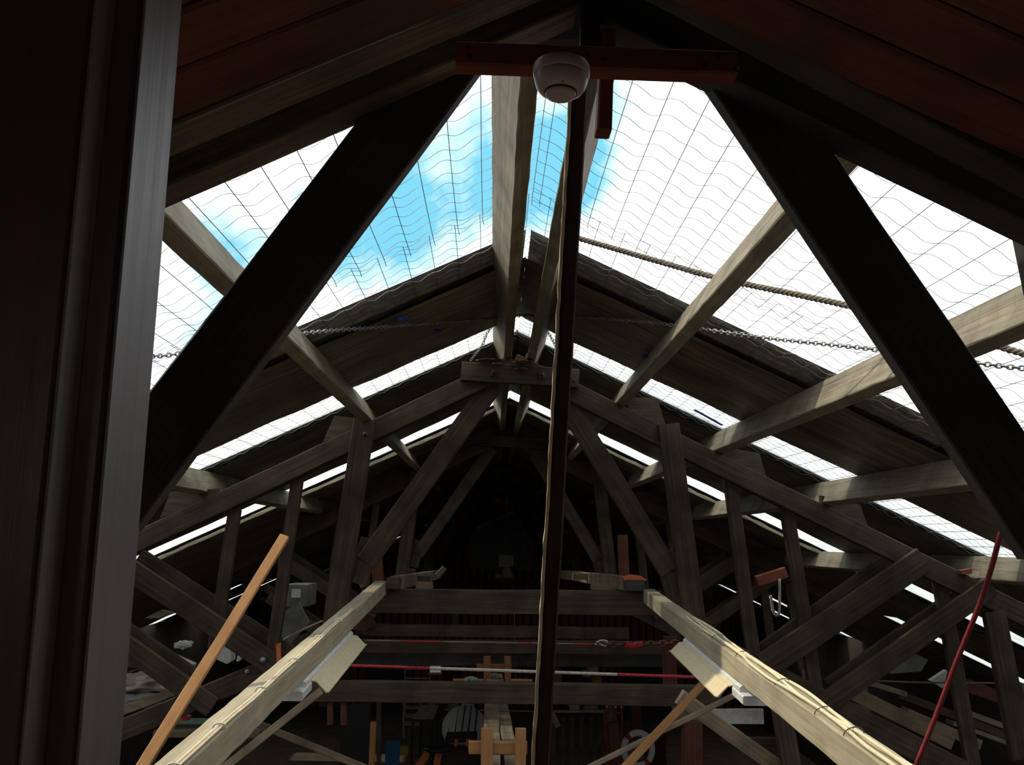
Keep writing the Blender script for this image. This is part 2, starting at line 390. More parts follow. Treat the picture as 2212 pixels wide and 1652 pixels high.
# ------------------------------------------------------------------ timber window jamb at the left
def jamb():
    t=empty('window_jamb',(-.42,.7,ZF),'dark varnished stepped timber window jamb standing at the left edge','window frame')
    # stepped profile (X, Y); each step is a board
    def P(px,Y): return at(px,826,Y).x
    def board(nm,x0,x1,y0,y1): return beam(nm,Vector(((x0+x1)/2,(y0+y1)/2,ZF)),Vector(((x0+x1)/2,(y0+y1)/2,1.25)),x1-x0,y1-y0,'jamb',t,tdir=(0,1,0),jit=.0003)
    # right faces span photo columns: first 122-165, second 235-318 (at mid height)
    board('outer_stop',P(-140,.60)-.1,P(120,.60),.60,.631)
    board('jamb_board',P(-140,.631)-.1,P(235,.631),.631,.702)
    for x,y0,y1 in ((P(120,.60),.6,.631),(P(235,.631),.631,.702)):  # thin paler strips: sky light on the worn edges put into the colour
        e=beam('skylit_worn_edge',Vector((x+.0011,(y0+y1)/2,ZF)),Vector((x+.0011,(y0+y1)/2,1.25)),.002,y1-y0-.001,'skylit_worn_edge',t,jit=.0001); e['label']='paler worn edge of the jamb board with sky light painted in'
    return t
jamb()
# ------------------------------------------------------------------ mesh netting over the open roof
def netting(label, s, y0, y1, x0off, x1off, seed, zoff=-.012, phase=0.0):
    rnd=random.Random(seed); vs=[];fs=[]; r=.0014
    def wire(P):
        b=len(vs)
        for p in P:
            for k in range(3):
                a=2*math.pi*k/3; vs.append(p+Vector((math.cos(a)*r,math.sin(a)*r*.7,math.sin(a)*r)))
        for i in range(len(P)-1):
            for k in range(3):
                k2=(k+1)%3; fs.append((b+i*3+k,b+i*3+k2,b+(i+1)*3+k2,b+(i+1)*3+k))
    X=[]; x=x0off+phase
    while x<x1off: X.append(x); x+=.095
    drift=rnd.uniform(-.01,.01)
    for x in X:
        P=[]; y=y0
        while y<y1+.001: P.append(roof(XR+s*x+drift*math.sin(y*2+x*5)*.6,y,zoff)); y+=.2
        P.append(roof(XR+s*x,y1,zoff)); wire(P)
    y=y0
    while y<y1:
        P=[]; k=0; x=x0off; wob=rnd.uniform(-.3,.3)
        while x<x1off:
            a=.016*math.sin((x-phase)/.19*2*math.pi+wob)+.008*noise.noise(Vector((x*4,y*9,seed)))
            P.append(roof(XR+s*x,y+a,zoff+.006*math.sin((x-phase)/.095*math.pi*2))); x+=.012
        wire(P); y+=.094+rnd.uniform(-.006,.006)
    c=Vector((XR+s,y0,0))
    return tag(mesh_obj('wire_netting',[v-c for v in vs],fs,'wire',None,Matrix.Translation(c)),label,'wire netting',None)
netting('rusty square wire netting over the open left roof slope, nearest the camera',-1,1.85,3.52,0,3.4,1)
netting('wire netting sheet on the left slope running out over the dark sarking',-1,3.40,6.3,0,3.9,2,phase=.02,zoff=-.006)
netting('rusty square wire netting over the open right roof slope, nearest the camera',1,1.85,3.50,0,3.8,3,phase=.03)
netting('wire netting sheet on the right slope running out over the dark sarking',1,3.38,6.3,0,4.4,4,phase=.07,zoff=-.006)
# ------------------------------------------------------------------ roof coverings
def sheet(name, s, y0, y1, off, mat, x0=0., x1=6.2, ny=None, amp=.0, pitch=.076, kind=None, wr=0., two=False):
    """corrugated or wrinkled sheet, waves stepping along Y, running down the slope"""
    n=ny or max(2,int((y1-y0)/pitch*6)); vs=[];fs=[]
    nx=2 if wr==0 else 90
    for i in range(n+1):
        y=y0+(y1-y0)*i/n; z=amp*math.cos(2*math.pi*(y-y0)/pitch)
        for j in range(nx+1):
            x=x0+(x1-x0)*j/nx
            p=roof(XR+s*x,y,off+z)
            if wr:
                p.z+=wr*(noise.noise(Vector((x*1.3,y*9,s*5)))+.6*noise.noise(Vector((x*4,y*4,s*9)))) - .012*abs(math.sin(math.pi*x/.63))**.5*0
                if i in (0,n): p.y+=.02*noise.noise(Vector((x*3,s*4,i)))
            vs.append(p)
    for i in range(n):
        for j in range(nx):
            a=i*(nx+1)+j; fs.append((a,a+1,a+nx+2,a+nx+1))
    M=Matrix.Translation((XR,y0,H))
    o=mesh_obj(name,[v-Vector((XR,y0,H)) for v in vs],fs,mat,None,M,True); return o
# iron sheets (grey, seen as a band at the open edge), sarking below, skylight strips
XW={-1:6.14,1:6.28}; XF=4.5
KY=[3.93,4.20,5.33,5.93,8.10,8.76]
def trn(o): o['kind']='structure'
for s,nm in ((-1,'left'),(1,'right')):
    tag(sheet('corrugated_roofing',s,KY[0],KY[2]+.05,.022,'iron',.012,XW[s],amp=.009),f'grey corrugated iron roofing on the {nm} slope at the edge of the open roof','roofing')
    tag(sheet('sarking_sheet',s,KY[1],KY[2],-.018,'sarking',0,XW[s]-.05,ny=26,wr=.012),f'dark wrinkled sarking on the {nm} slope, nearest the open roof','sarking')
    tag(sheet('skylight_sheet',s,KY[2]-.03,KY[3]+.03,.02,'skylight',.005,XW[s],amp=.009),f'bright translucent corrugated skylight strip on the {nm} slope above the nearest bolted truss','skylight')
    tag(sheet('corrugated_roofing',s,KY[3]-.02,KY[4]+.03,.022,'iron',0,XW[s],amp=.009),f'grey corrugated iron roofing on the {nm} slope between the two skylight strips','roofing')
    tag(sheet('sarking_sheet',s,KY[3],KY[4],-.018,'sarking',0,XW[s]-.05,ny=30,wr=.014),f'dark wrinkled sarking on the {nm} slope between the two skylight strips','sarking')
    tag(sheet('skylight_sheet',s,KY[4]-.03,KY[5]+.03,.02,'skylight',.005,XW[s],amp=.009),f'translucent skylight strip on the {nm} slope beyond the nearest bolted truss, farther from camera','skylight')
    tag(sheet('corrugated_roofing',s,KY[5]-.02,YEND-.02,.022,'iron',0,XF,ny=8),f'grey corrugated iron roofing on the {nm} slope over the dark far ridge','roofing')
    tag(sheet('sarking_sheet',s,KY[5],YEND-.05,-.018,'sarking',0,XF+.02,ny=40,wr=.014),f'dark sarking on the {nm} slope under the far ridge','sarking')
    FY=[KY[5]-.02,10.87,11.5,16.4,17.1,19.2,19.9,YEND-.02]
    for k in range(0,8,2):
        w_=('third bay','fourth bay','fifth bay','last bay')[k//2]
        tag(sheet('corrugated_roofing',s,FY[k],FY[k+1]+.03,.020,'iron',XF-.02,XW[s],ny=8),f'iron roofing low on the {nm} slope, {w_} from the open roof','roofing')
        tag(sheet('sarking_sheet',s,FY[k],FY[k+1],-.02,'sarking',XF,XW[s]-.05,ny=14,wr=.014),f'dark sarking low on the {nm} slope, {w_} from the open roof','sarking')
        if k<6: tag(sheet('skylight_sheet',s,FY[k+1]-.03,FY[k+2]+.03,.018,'skylight',XF,XW[s],amp=.009),f'skylight strip low on the {nm} slope, after the {w_} of roofing, in a set partly added to light the workshop','skylight')  # the two farthest strips are added to light the workshop
    tag(sheet('corrugated_roofing',s,-2.4,1.78,.0,'iron',0,XW[s],amp=.009),f'corrugated iron over the lined ceiling at the top {nm} corner','roofing')
    # ragged pale batten along the far edge of the second strip
# ------------------------------------------------------------------ purlins
def slope_vec(s): # (down-slope dir, normal)
    return Vector((s*math.cos(TH),0,-math.sin(TH))), Vector((s*math.sin(TH),0,math.cos(TH)))
def purlin_at(X, Z, s, corner, w, d, y0, y1, label, mat='purlin', group=None):
    """corner: ridge-side bottom corner of the section; w along the slope, d square to it"""
    dn,nr=slope_vec(s)
    c=Vector((X,0,Z))+ (dn*w/2 if corner else -dn*w/2) + nr*d/2
    A=Vector((c.x,y0,c.z)); B=Vector((c.x,y1,c.z))
    return tag(beam('purlin',A,B,w,d,mat,None,tdir=nr,jit=.0011,seg=.09),label,'purlin',group)
def purlin_px(px,py,s,d=.15):
    r=ray(px,py); a,b=r.x,r.z
    # Z+d*cos = H-.. on the slope:  b t + d cosTH = H - SL*s*(a t + s d sinTH - XR)
    t=(H-.02 - d*math.cos(TH) - SL*(d*math.sin(TH)) + SL*s*XR)/(b+SL*s*a)
    return a*t,b*t
PUR=[('left',-1,(712-358,457),'first'),('left',-1,(373,1048),'second'),('right',1,(1833,300),'first'),('right',1,(2086,748),'second'),('right',1,(2103,1045),'third'),('right',1,(2150,1252),'fourth')]
for nm,s,p,o_ in PUR:
    X,Z=purlin_px(*p,s)
    for (y0,y1,where) in ((1.72,T1+.06,'crossing the open sky'),(T1+.06,T1+DT+.05,'behind the bolted truss'),(T1+DT+.05,YEND-.02,'in the dark far bays')):
        purlin_at(X,Z,s,True,.058,.15,y0+(.0),y1,f'{o_} purlin down the {nm} slope, {where}')
for (x,s,nm) in ((.047,-1,'left'),(.187,1,'right')):
    for (y0,y1,where) in ((1.72,T1+.05,'crossing the open sky'),(T1+.05,T1+DT,'behind the bolted truss'),(T1+DT,YEND-.02,'in the dark far bays')):
        purlin_at(x,1.13,s,(s==1),.055,.18,y0,y1,f'{nm} one of the pair of ridge timbers, {where}')
# ------------------------------------------------------------------ roof trusses
def truss(label):
    t=empty('roof_truss',(XR,T1,-.9),label,'truss','bolted timber trusses along the shed')
    Y=T1
    def m(nm,a,b,w,th=.05,dy=0,mat='truss',**k): return pb(nm,a,b,w,Y+dy,mat,t,th,**k)
    m('rafter',(1112,784),(250,1191),43,.06,0)
    m('rafter',(1108,783),(2330,1385),44,.06,0)
    m('rafter',(1112,790),(120,1262),36,.05,.14); m('rafter',(1108,790),(2330,1390),36,.05,.14)
    ap=m('apex_plate',(996,801),(1251,817),42,.045,-.05,jit=.001)
    for p in ((1066,805),(1171,810)): bolt(at(*p,Y-.052),.013,ap)
    for p in ((1240,823),): bolt(at(*p,Y-.052),.007,ap,square=False)
    q=m('queen_post',(787,905),(716,1375),46,.05,-.045); bolt(at(789,938,Y-.047),.014,q,'rust',False)
    q=m('queen_post',(1445,915),(1506,1375),46,.05,-.045)
    m('diagonal_strut',(1060,835),(790,1215),44,.05,.02)
    m('diagonal_strut',(1215,855),(1448,1235),44,.05,.02)
    m('strut_foot',(800,1165),(770,1260),42,.05,.03); m('strut_foot',(1436,1190),(1462,1290),42,.05,.03)
    m('small_post',(641,1035),(584,1425),25,.05,.03); m('small_post',(505,1100),(462,1400),26,.05,.03)
    m('small_post',(1578,1030),(1630,1420),28,.05,.03); m('small_post',(1701,1095),(1764,1485),28,.05,.03)
    m('small_post',(2034,1255),(2110,1680),30,.05,.03); m('small_post',(2150,1320),(2212,1640),46,.05,.0)
    e=m('tension_plank',(262,1220),(622,1458),44,.04,-.05)
    bolt(at(569,1425,Y-.052),.018,e,'iron',False)
    m('tension_plank',(300,1200),(640,1420),30,.04,.12)
    m('lower_plank',(235,1372),(458,1528),42,.04,-.03); m('lower_plank',(235,1335),(430,1470),30,.04,.10)
    e=m('bottom_chord',(180,1612),(612,1432),42,.04,.0)
    bolt(at(535,1450,Y-.002),.014,e,'iron',False)
    m('tension_plank',(1652,1440),(1998,1208),53,.04,-.05)
    m('tension_plank',(1625,1425),(1920,1210),32,.04,.12)
    m('lower_plank',(1770,1532),(2145,1265),42,.04,-.03); m('lower_plank',(1790,1480),(2100,1262),24,.04,.12)
    m('bottom_chord',(1590,1420),(2230,1745),50,.04,.0)
    m('tie_beam',(560,1492),(1560,1505),40,.10,.10)
    # cleats holding the purlins, down-slope side
    for pts in ([(1347,856),(1420,860),(1440,925),(1360,890)],[(1565,965),(1641,979),(1656,1033),(1560,985)],[(1775,1070),(1858,1090),(1876,1140),(1775,1090)],
                [(792,905),(722,898),(697,955),(795,918)],[(470,1055),(368,1062),(345,1120),(470,1068)]):
        prism('purlin_cleat',pts,Y+.005,.05,'truss',t)
    return t
tr=truss('nearest bolted scissor truss, seen behind the slim central prop')
def dup(o,dy,label):
    r=o.copy(); C.objects.link(r); r.location=o.location+Vector((0,dy,0)); r['label']=label
    for ch in list(o.children):
        c=ch.copy(); C.objects.link(c); c.parent=r; c.matrix_parent_inverse=ch.matrix_parent_inverse.copy()
        for g_ in list(ch.children):
            d=g_.copy(); C.objects.link(d); d.parent=c; d.matrix_parent_inverse=g_.matrix_parent_inverse.copy()
    return r
for i,w in enumerate(('second','third','fourth','fifth')):
    dup(tr,DT*(i+1),f'{w} scissor truss from the camera along the dark shed')
# ------------------------------------------------------------------ near truss (dark, backlit)
def near_truss():
    t=empty('near_roof_truss',(XR,T0,.3),'black backlit truss framing the top of the view','truss')
    Y=T0
    pb('diagonal_brace',(985,95),(225,1102),158,Y,'dark_truss',t,.042)
    pb('diagonal_brace',(1555,90),(2285,1167),158,Y,'dark_truss',t,.042)
    # rafters: inner one (lower), and outer one nearer to the room with cobwebbed face
    pb('rafter',(1240,-22),(240,414),80,Y-.06,'cobweb_wood',t,.09)
    pb('rafter',(1240,-40),(2360,500),100,Y-.06,'dark_truss',t,.09)
    pb('rafter',(1240,-125),(240,290),72,1.50,'cobweb_wood',t,.10)
    pb('rafter',(1230,-185),(2360,405),92,1.50,'dark_truss',t,.075)
    prism('apex_gusset',[(860,-90),(1650,-90),(1690,200),(1480,90),(1385,86),(1385,92),(1342,92),(1342,84),(1120,86),(960,130),(880,170)],Y+.05,.03,'dark_truss',t)
    pb('outer_post',(2222,430),(2330,920),60,Y+.1,'dark_truss',t,.05)
    pb('hanger',(1278,-60),(1276,120),46,1.74,'dark_truss',t,.04)
near_truss()
# red plank with smoke detector, stub
r_=pb('red_plank',(985,112),(1594,134),60,1.66,'redwood',None,.045,jit=.0006); tag(r_,'red-stained plank bolted across the top of the black near truss','plank')
for p in ((1010,100),(1014,122),(1268,118),(1305,128),(1552,128),(1522,142),(1590,150),(1312,98)):
    lathe('bolt_head',[(.0045,0),(.0045,.002),(.003,.003)],at(*p,1.659),'black',r_,'Y',10)
s_=tag(pb('red_stub',(1316,60),(1307,277),34,1.74,'redwood',None,.05),'short red-stained stub hanging behind the red plank','block')
# smoke detector
def detector():
    c=at(1213,150,1.60); t=empty('smoke_detector',c,'round off-white smoke detector under the red plank','smoke detector')
    R=Matrix.Rotation(math.radians(-3),4,'X')@Matrix.Rotation(math.radians(2),4,'Y')
    q=.0533/ .0545
    lathe('base_ring',[(.049*q,.006),(.0535*q,.004),(.0545*q,-.004),(.0535*q,-.014),(.051*q,-.018)],c,'plastic',t,seg=64,M=R)
    lathe('housing',[(.050,-.016),(.0495,-.024),(.047,-.034),(.042,-.042),(.034,-.047),(.030,-.048),(.0295,-.044),(.028,-.044),(.028,-.046)],c,'plastic',t,seg=64,M=R)
    lathe('vent_slot',[(.031,-.0462),(.0300,-.0500),(.0285,-.0500)],c,'black',t,seg=48,M=R)
    lathe('cap',[(.0265,-.044),(.0285,-.051),(.0275,-.054),(.02,-.0575),(.0,-.0585)],c,'plastic',t,seg=48,M=R)
    vs_=lathe('indicator_light',[(.0016,0),(.0016,-.0015),(.0008,-.002)],c+R.to_3x3()@Vector((.001,-.036,-.0455)),'darkred',t,seg=10,M=R)
detector()
# slim prop; sunlight on its left edge is painted as a paler strip
pr=beam('prop',at(1260,60,1.98),at(1162,1800,2.35),.036,.05,'propwood',None,tdir=(.05,1,0),jit=.0008,seg=.05); tag(beam('sun_painted_edge',at(1260,60,1.98)+Vector((-.0215,0,0)),at(1162,1800,2.35)+Vector((-.0215,0,0)),.008,.052,'sun_edge_wood',pr,tdir=(.05,1,0),jit=.0011,seg=.03),'pale sawn edge with sunlight painted into its colour',None); tag(pr,'slim rough-sawn prop leaning down the centre with a sunlit left edge','prop')
# ------------------------------------------------------------------ the two pale rails with cables and light battens
def rail_pts(side):
    if side<0: return at(378,1652,2.2)+Vector((0,0,-.03)), at(822,1262,5.85)+Vector((0,0,-.02))
    return at(1925,1652,2.2)+Vector((0,0,-.03)), at(1402,1280,5.85)+Vector((0,0,-.02))
RAILS={}
for side,lab in ((-1,'pale sunlit rail with a single clipped cable, left of the prop'),(1,'pale sunlit rail carrying a bundle of cables, right of the prop')):
    A,B=rail_pts(side); d=(B-A).normalized(); A0=A-d*.5
    tag(beam('rail',A0,B,.072,.085,'rail',None,tdir=(0,-d.z,d.y),jit=.0012,seg=.07),lab,'rail'); RAILS[side]=(A,B,d)
def rp(side,Y,dx,dz):
    A,B,d=RAILS[side]; k=(Y-A.y)/(B.y-A.y); p=A.lerp(B,k); return p+Vector((dx,0,.0425+dz))
# left cable
lc=empty('electrical_cable',rp(-1,2.2,.02,.006),'single cream cable clipped along the left pale rail','cable')
P=[rp(-1,y,.022+random.uniform(-.003,.003),.006+random.uniform(0,.002)) for y in [1.75+.2*i for i in range(15)]]
tube('sheath',P,.0042,'cable',lc,8); tube('sheath',[p+Vector((.009,0,-.001)) for p in P],.0032,'cable',lc,8)
for y in (2.12,2.45,2.86,3.3,3.75,4.2):
    tube('cable_clip',[rp(-1,y,.006,.002),rp(-1,y,.012,.012),rp(-1,y,.024,.014),rp(-1,y,.036,.010),rp(-1,y,.037,0)],.0028,'enamel',lc,6,4)
# right cables: three things twisting along
for k,lab in enumerate(('cream cable nearest the left edge of the right pale rail','middle cream cable of the bundle on the right pale rail','cream cable along the outer edge of the right pale rail')):
    P=[]
    y=1.75
    while y<4.6:
        off=-.026+.017*k+.009*math.sin(y*5.5+k*2.2)+random.uniform(-.003,.003)
        P.append(rp(1,y,off,.007+.006*abs(math.sin(y*4+k*1.7)))); y+=.13
    tag(tube('electrical_cable',P,.005,'cable',None,8),lab,'cable','cables along the right pale rail')
for y,wh in ((1.95,'nearest the bottom edge'),(2.05,'second from the bottom edge'),(2.4,'third from the bottom edge'),(2.62,'fourth from the bottom edge'),(3.0,'just above the red hose'),(3.5,'beside the light batten end'),(3.9,'farthest up the rail')):
    tag(tube('wire_tie',[rp(1,y,-.036,.0),rp(1,y,-.030,.012),rp(1,y+.01,-.005,.019),rp(1,y+.02,.018,.012),rp(1,y+.02,.024,0)],.0016,'wire',None,5,3),'thin dark tie over the right cable bundle, '+wh,'cable tie','ties on the cable bundle')
def luminaire(side,lab):
    A,B,d=RAILS[side]; y0,y1=3.42,4.5
    t=empty('light_batten',rp(side,3.5,0,-.12),lab,'light fitting')
    def prof(name,pts,mat,ya=y0,yb=y1):
        n=len(pts); a=[rp(side,ya,-side*x,z-.085) for x,z in pts]; b_=[rp(side,yb,-side*x,z-.085) for x,z in pts]; c=a[0].copy()
        return mesh_obj(name,[p-c for p in a+b_],[tuple(range(n)),tuple(range(n,2*n))]+[(i,(i+1)%n,(i+1)%n+n,i+n) for i in range(n)],mat,t,Matrix.Translation(c))
    prof('spine',[(-.03,-.001),(.034,-.001),(.044,-.008),(.044,-.026),(-.03,-.026)],'enamel')
    prof('reflector',[(.040,-.018),(.064,-.022),(.103,-.060),(.099,-.064),(.062,-.026),(.040,-.022)],'cream',y0+.1,y1)
    prof('reflector_lip',[(.103,-.060),(.112,-.058),(.111,-.062),(.1,-.064)],'cream',y0+.1,y1)
    prof('end_cap',[(-.040,-.024),(.044,-.024),(.048,-.028),(.048,-.052),(.043,-.056),(-.040,-.056),(-.044,-.052),(-.044,-.028)],'enamel',y0-.06,y0+.1)
luminaire(-1,'white light batten with a cream reflector under the left pale rail')
luminaire(1,'white light batten with a sunlit cream reflector under the right pale rail')
# upper spreader beam carrying the rails, and rails beyond it
tag(pb('spreader_beam',(800,1299),(1432,1303),50,5.9,'truss',None,.09,jit=.003),'weathered beam across both pale rails, topmost of the crossbeams','beam')
tag(pb('rail',(850,1260),(948,1240),22,5.95,'rough',None,.05,Y1=10.0,tdir=(1,0,0)),'rough timber running on beyond the left end of the top crossbeam','rail')
tag(pb('rail',(1370,1262),(1214,1240),22,5.95,'rough',None,.06,Y1=10.5,tdir=(1,0,0)),'rough timber running on beyond the right end of the top crossbeam','rail')
for (x0,y0,x1,y1,Y,d,m,lab) in [(833,1248,862,1273,5.82,.12,'truss','dark end block on the top crossbeam at the far end of the left rail'),(1352,1252,1393,1276,5.82,.12,'dark_truss','dark end block on the top crossbeam at the far end of the right rail'),
      (898,1257,934,1272,6.6,.1,'rough','pale short block behind the dark end block at left'),(902,1244,928,1257,6.8,.1,'dark_truss','black block on top of the pale short block'),(1278,1263,1332,1275,6.6,.1,'rough','pale short block between prop and right end block'),
      (875,1229,896,1240,8.0,.1,'redpost','small red block on the timber beyond the left rail'),(1238,1238,1275,1252,8.0,.08,'rough','small pale block right of the prop beyond the top crossbeam')]:
    tag(pbox('timber_block',x0,y0,x1,y1,Y,d,m),lab,'block')
tag(prism('orange_rag',[(1347,1248),(1362,1241),(1385,1244),(1397,1252),(1395,1254),(1350,1254)],5.84,.08,'orangepaint'),'bright orange rag on the dark block at the end of the right rail','rag')
tag(pb('batten_offcut',(945,1243),(960,1226),12,8.5,'purlin',None,.04),'short pale stick upright at the end of the left rough timber','stick')
# ------------------------------------------------------------------ ropes, chains, hose
W_=[(1240,512),(1330,538),(1440,570),(1560,603),(1700,632),(1830,660),(2000,700),(2170,752),(2300,790)]
tag(twisted('rope',[on_roof(x,y,.0) for x,y in W_],.0115,'rope',None,.055),'thick brown laid rope crossing the sky on the right slope','rope')
W_=[(250,776),(330,769),(390,763),(640,722),(850,704),(1060,688),(1128,681)]
tag(chain('chain',[on_roof(x,y,-.045) for x,y in W_],'iron'),'dark chain draped down the left slope under the sarking','chain')
W_=[(1134,681),(1250,684),(1380,694),(1480,706),(1650,729),(1895,755),(2100,783),(2300,805)]
tag(chain('chain',[on_roof(x,y,-.045) for x,y in W_],'iron'),'dark chain draped down the right slope below the brown rope','chain')
tag(chain('chain',[at(1062,706,5.45),at(1052,720,5.5),at(1040,748,5.55),at(1018,777,5.6)],'iron'),'short dark chain hanging left of the ridge timbers onto the bolted plate','chain')
tag(chain('chain',[at(1180,712,5.45),at(1188,724,5.5),at(1200,748,5.55),at(1212,780,5.6)],'iron'),'short dark chain hanging right of the ridge timbers beside the prop','chain')
def rope_line(pts,Y,segs,r,label):
    t=empty('tie_rope',at(*pts[0],Y),label,'rope')
    for (a,b,m) in segs:
        P=[at(a+(b-a)*i/6, pts[0][1]+(pts[1][1]-pts[0][1])*((a+(b-a)*i/6)-pts[0][0])/(pts[1][0]-pts[0][0]),Y) for i in range(7)]
        twisted('rope_length',P,r,m,t,.03)
rope_line([(748,1437),(1530,1463)],5.35,[(748,928,'red'),(928,1335,'palerope'),(1335,1530,'red')],.0085,'rope with red ends and a grey middle stretched above the lowest crossbeam')
rope_line([(788,1383),(1300,1391)],5.7,[(788,868,'rope'),(868,958,'red'),(958,1120,'rope'),(1120,1150,'red'),(1150,1240,'rope'),(1240,1284,'red'),(1284,1300,'palerope')],.0045,'thin cord with red lengths stretched above the red and grey rope')
tag(chain('chain',[at(1300,1389,5.6),at(1340,1392,5.6),at(1400,1391,5.6),at(1466,1388,5.6)],'rust',None,.05,.006,.015),'rusty chain joined to the thin red cord at right','chain')
tag(twisted('red_twine',[at(1352,1391,5.55),at(1368,1394,5.55),at(1388,1391,5.55)],.02,'red',None,.03),'red twine wound round the rusty chain','twine')
for a,b in (((1296,1388),(1318,1390)),):
    tag(tube('hook',[at(1288,1387,5.6),at(1300,1383,5.6),at(1312,1386,5.6),at(1308,1394,5.6),at(1298,1393,5.6)],.007,'iron'),'iron hook where the thin cord meets the rusty chain','hook')
W_=[(2172,1120),(2158,1165),(2142,1225),(2118,1300),(2090,1370),(2058,1450),(2022,1545),(1972,1670),(1950,1720)]
tag(tube('air_hose',[at(x,y,1.9+.0006*(y-1120)) for x,y in W_],.0056,'darkred',None,12),'dark red hose hanging in a curve at the right','hose')
tag(tube('thin_rope',[at(1860,1469,6.3),at(2000,1474,6.2),at(2175,1475,6.1)],.006,'rope'),'thin horizontal cord behind the red hose','cord')
tag(tube('twine',[at(612,1382,5.5),at(650,1362,5.5),at(697,1341,5.5)],.006,'rope'),'cord tied between the small post and the left rail','cord')
tag(tube('cord_loop',[at(1684,1250,8.5),at(1684,1300,8.5),at(1682,1325,8.5),at(1674,1328,8.5),at(1668,1310,8.5),at(1665,1285,8.5)],.012,'palerope'),'pale cord looped from the dull red block at right','cord')
tag(tube('wire_strand',[at(930,44,1.49),at(750,117,1.485),at(560,197,1.48),at(400,265,1.478)],.0007,'silver'),'shining thin wire along the cobwebbed near rafter','wire')
# cobweb wisps
# ------------------------------------------------------------------ loose battens and braces
def stick(name,p0,p1,w,Y0,Y1,mat,label,cat='batten',t=.03,**k):
    return tag(pb(name,p0,p1,w,Y0,mat,None,t,Y1=Y1,**k),label,cat)
stick('batten',(612,1159),(296,1675),23,3.3,2.6,'orange','orange-brown batten leaning diagonally at lower left',t=.02)
stick('brace',(692,1493),(480,1662),16,4.9,4.6,'rough','thin brown brace under the left pale rail sloping down to the left')
stick('brace',(520,1550),(790,1660),13,6.4,6.4,'rough','thin brace crossing low behind the left pale rail')
stick('batten',(1535,1462),(1340,1670),15,4.7,4.4,'orange','light orange batten leaning under the right light batten')
stick('brace',(1600,1496),(1270,1660),10,5.0,5.0,'rough','thin dark rod crossing the light orange batten')
stick('brace',(1470,1506),(1690,1665),32,5.4,5.4,'rough','weathered brace sloping down to the right beneath the right pale rail',t=.06)
stick('post',(1686,1500),(1716,1680),38,5.3,5.3,'truss','post under the right pale rail reaching the bottom edge','post',t=.06)
stick('post',(1497,1560),(1497,1680),40,6.0,6.0,'redpost','dark red post below the right end of the lowest crossbeam','post',t=.08)
stick('post',(1447,1375),(1450,1495),28,6.4,6.4,'redpost','reddish post above the right end of the lowest crossbeam','post',t=.06)
stick('post',(1345,1155),(1349,1246),22,9.0,9.0,'redpost','orange-red post standing behind the right end block','post',t=.06)
stick('post',(812,1205),(817,1260),24,9.0,9.0,'redpost','short orange-red post behind the left end block','post',t=.06)
prism_=tag(prism('timber_wedge',[(1450,1492),(1472,1500),(1520,1560),(1484,1570),(1460,1565)],6.2,.08,'rough'),'pale triangular timber wedge at the right end of the lowest crossbeam','wedge')
stick('prop_stick',(1470,1355),(1486,1250),8,6.6,6.6,'purlin','thin pale stick standing left of the right queen post foot','stick')
stick('prop_stick',(782,1268),(762,1222),7,6.2,6.2,'purlin','thin pale stick leaning beside the left queen post','stick')
stick('timber_block',(1637,1256),(1700,1236),22,8.6,8.6,'redwood','dull red block at the right among the far trusses','block',t=.1)
tag(prism('timber_block',[(2076,1232),(2100,1228),(2100,1239),(2080,1240)],5.66,.05,'redwood'),'small red block on the right rafter near the red hose','block')
tag(prism('bracket',[(735,1305),(805,1330),(810,1350),(790,1362),(735,1358)],6.3,.06,'redpost'),'reddish board end behind the far end of the left rail','board')
tag(prism('bracket',[(1425,1330),(1455,1345),(1443,1368),(1418,1352)],6.0,.06,'truss'),'small wooden bracket below the far end of the right rail','bracket')
tag(prism('bracket',[(2, 2),(3,3),(4,2)],300,.01,'truss'),'x','x') if False else None
# central plank and its H-shaped trestles
def trestle(px,Y,k,label,y0=0):
    x,yc=px; t=empty('trestle',at(x,yc+80*k,Y),label,'trestle')
    pb('crossbar',(x-63*k,yc+y0),(x+64*k,yc+y0),25*k,Y,'orange',t,.03)
    pb('upright',(x-24*k,yc-42*k),(x-24*k,yc+90*k),24*k,Y-.03,'orange',t,.03)
    pb('upright',(x+49*k,yc-42*k),(x+49*k,yc+90*k),22*k,Y-.03,'orange',t,.03)
trestle((1075,1616),4.5,1.0,'orange-brown H-shaped trestle at the bottom centre')
trestle((1067,1443),7.2,.6,'smaller orange-brown trestle behind the central plank')
tag(beam('long_plank',at(1108,1640,4.6)+Vector((0,0,-.05)),at(1075,1452,7.4)+Vector((0,0,-.03)),.07,.045,'mottled',None,tdir=(0,0,1),jit=.003),'mottled plank running away from the bottom trestle, right-hand one','plank')
tag(beam('long_plank',at(1062,1660,4.4)+Vector((0,0,-.05)),at(1062,1452,7.4)+Vector((0,0,-.03)),.09,.05,'mottled',None,tdir=(0,0,1),jit=.003),'mottled plank running away from the bottom trestle, left-hand one','plank')
tag(pb('board',(978,1474),(1058,1475),10,7.6,'orange',None,.1),'orange board lying behind the lowest crossbeam left of the trestle','board')
tag(pb('board',(1092,1475),(1150,1475),9,7.6,'orange',None,.1),'orange board lying behind the lowest crossbeam right of the trestle','board')
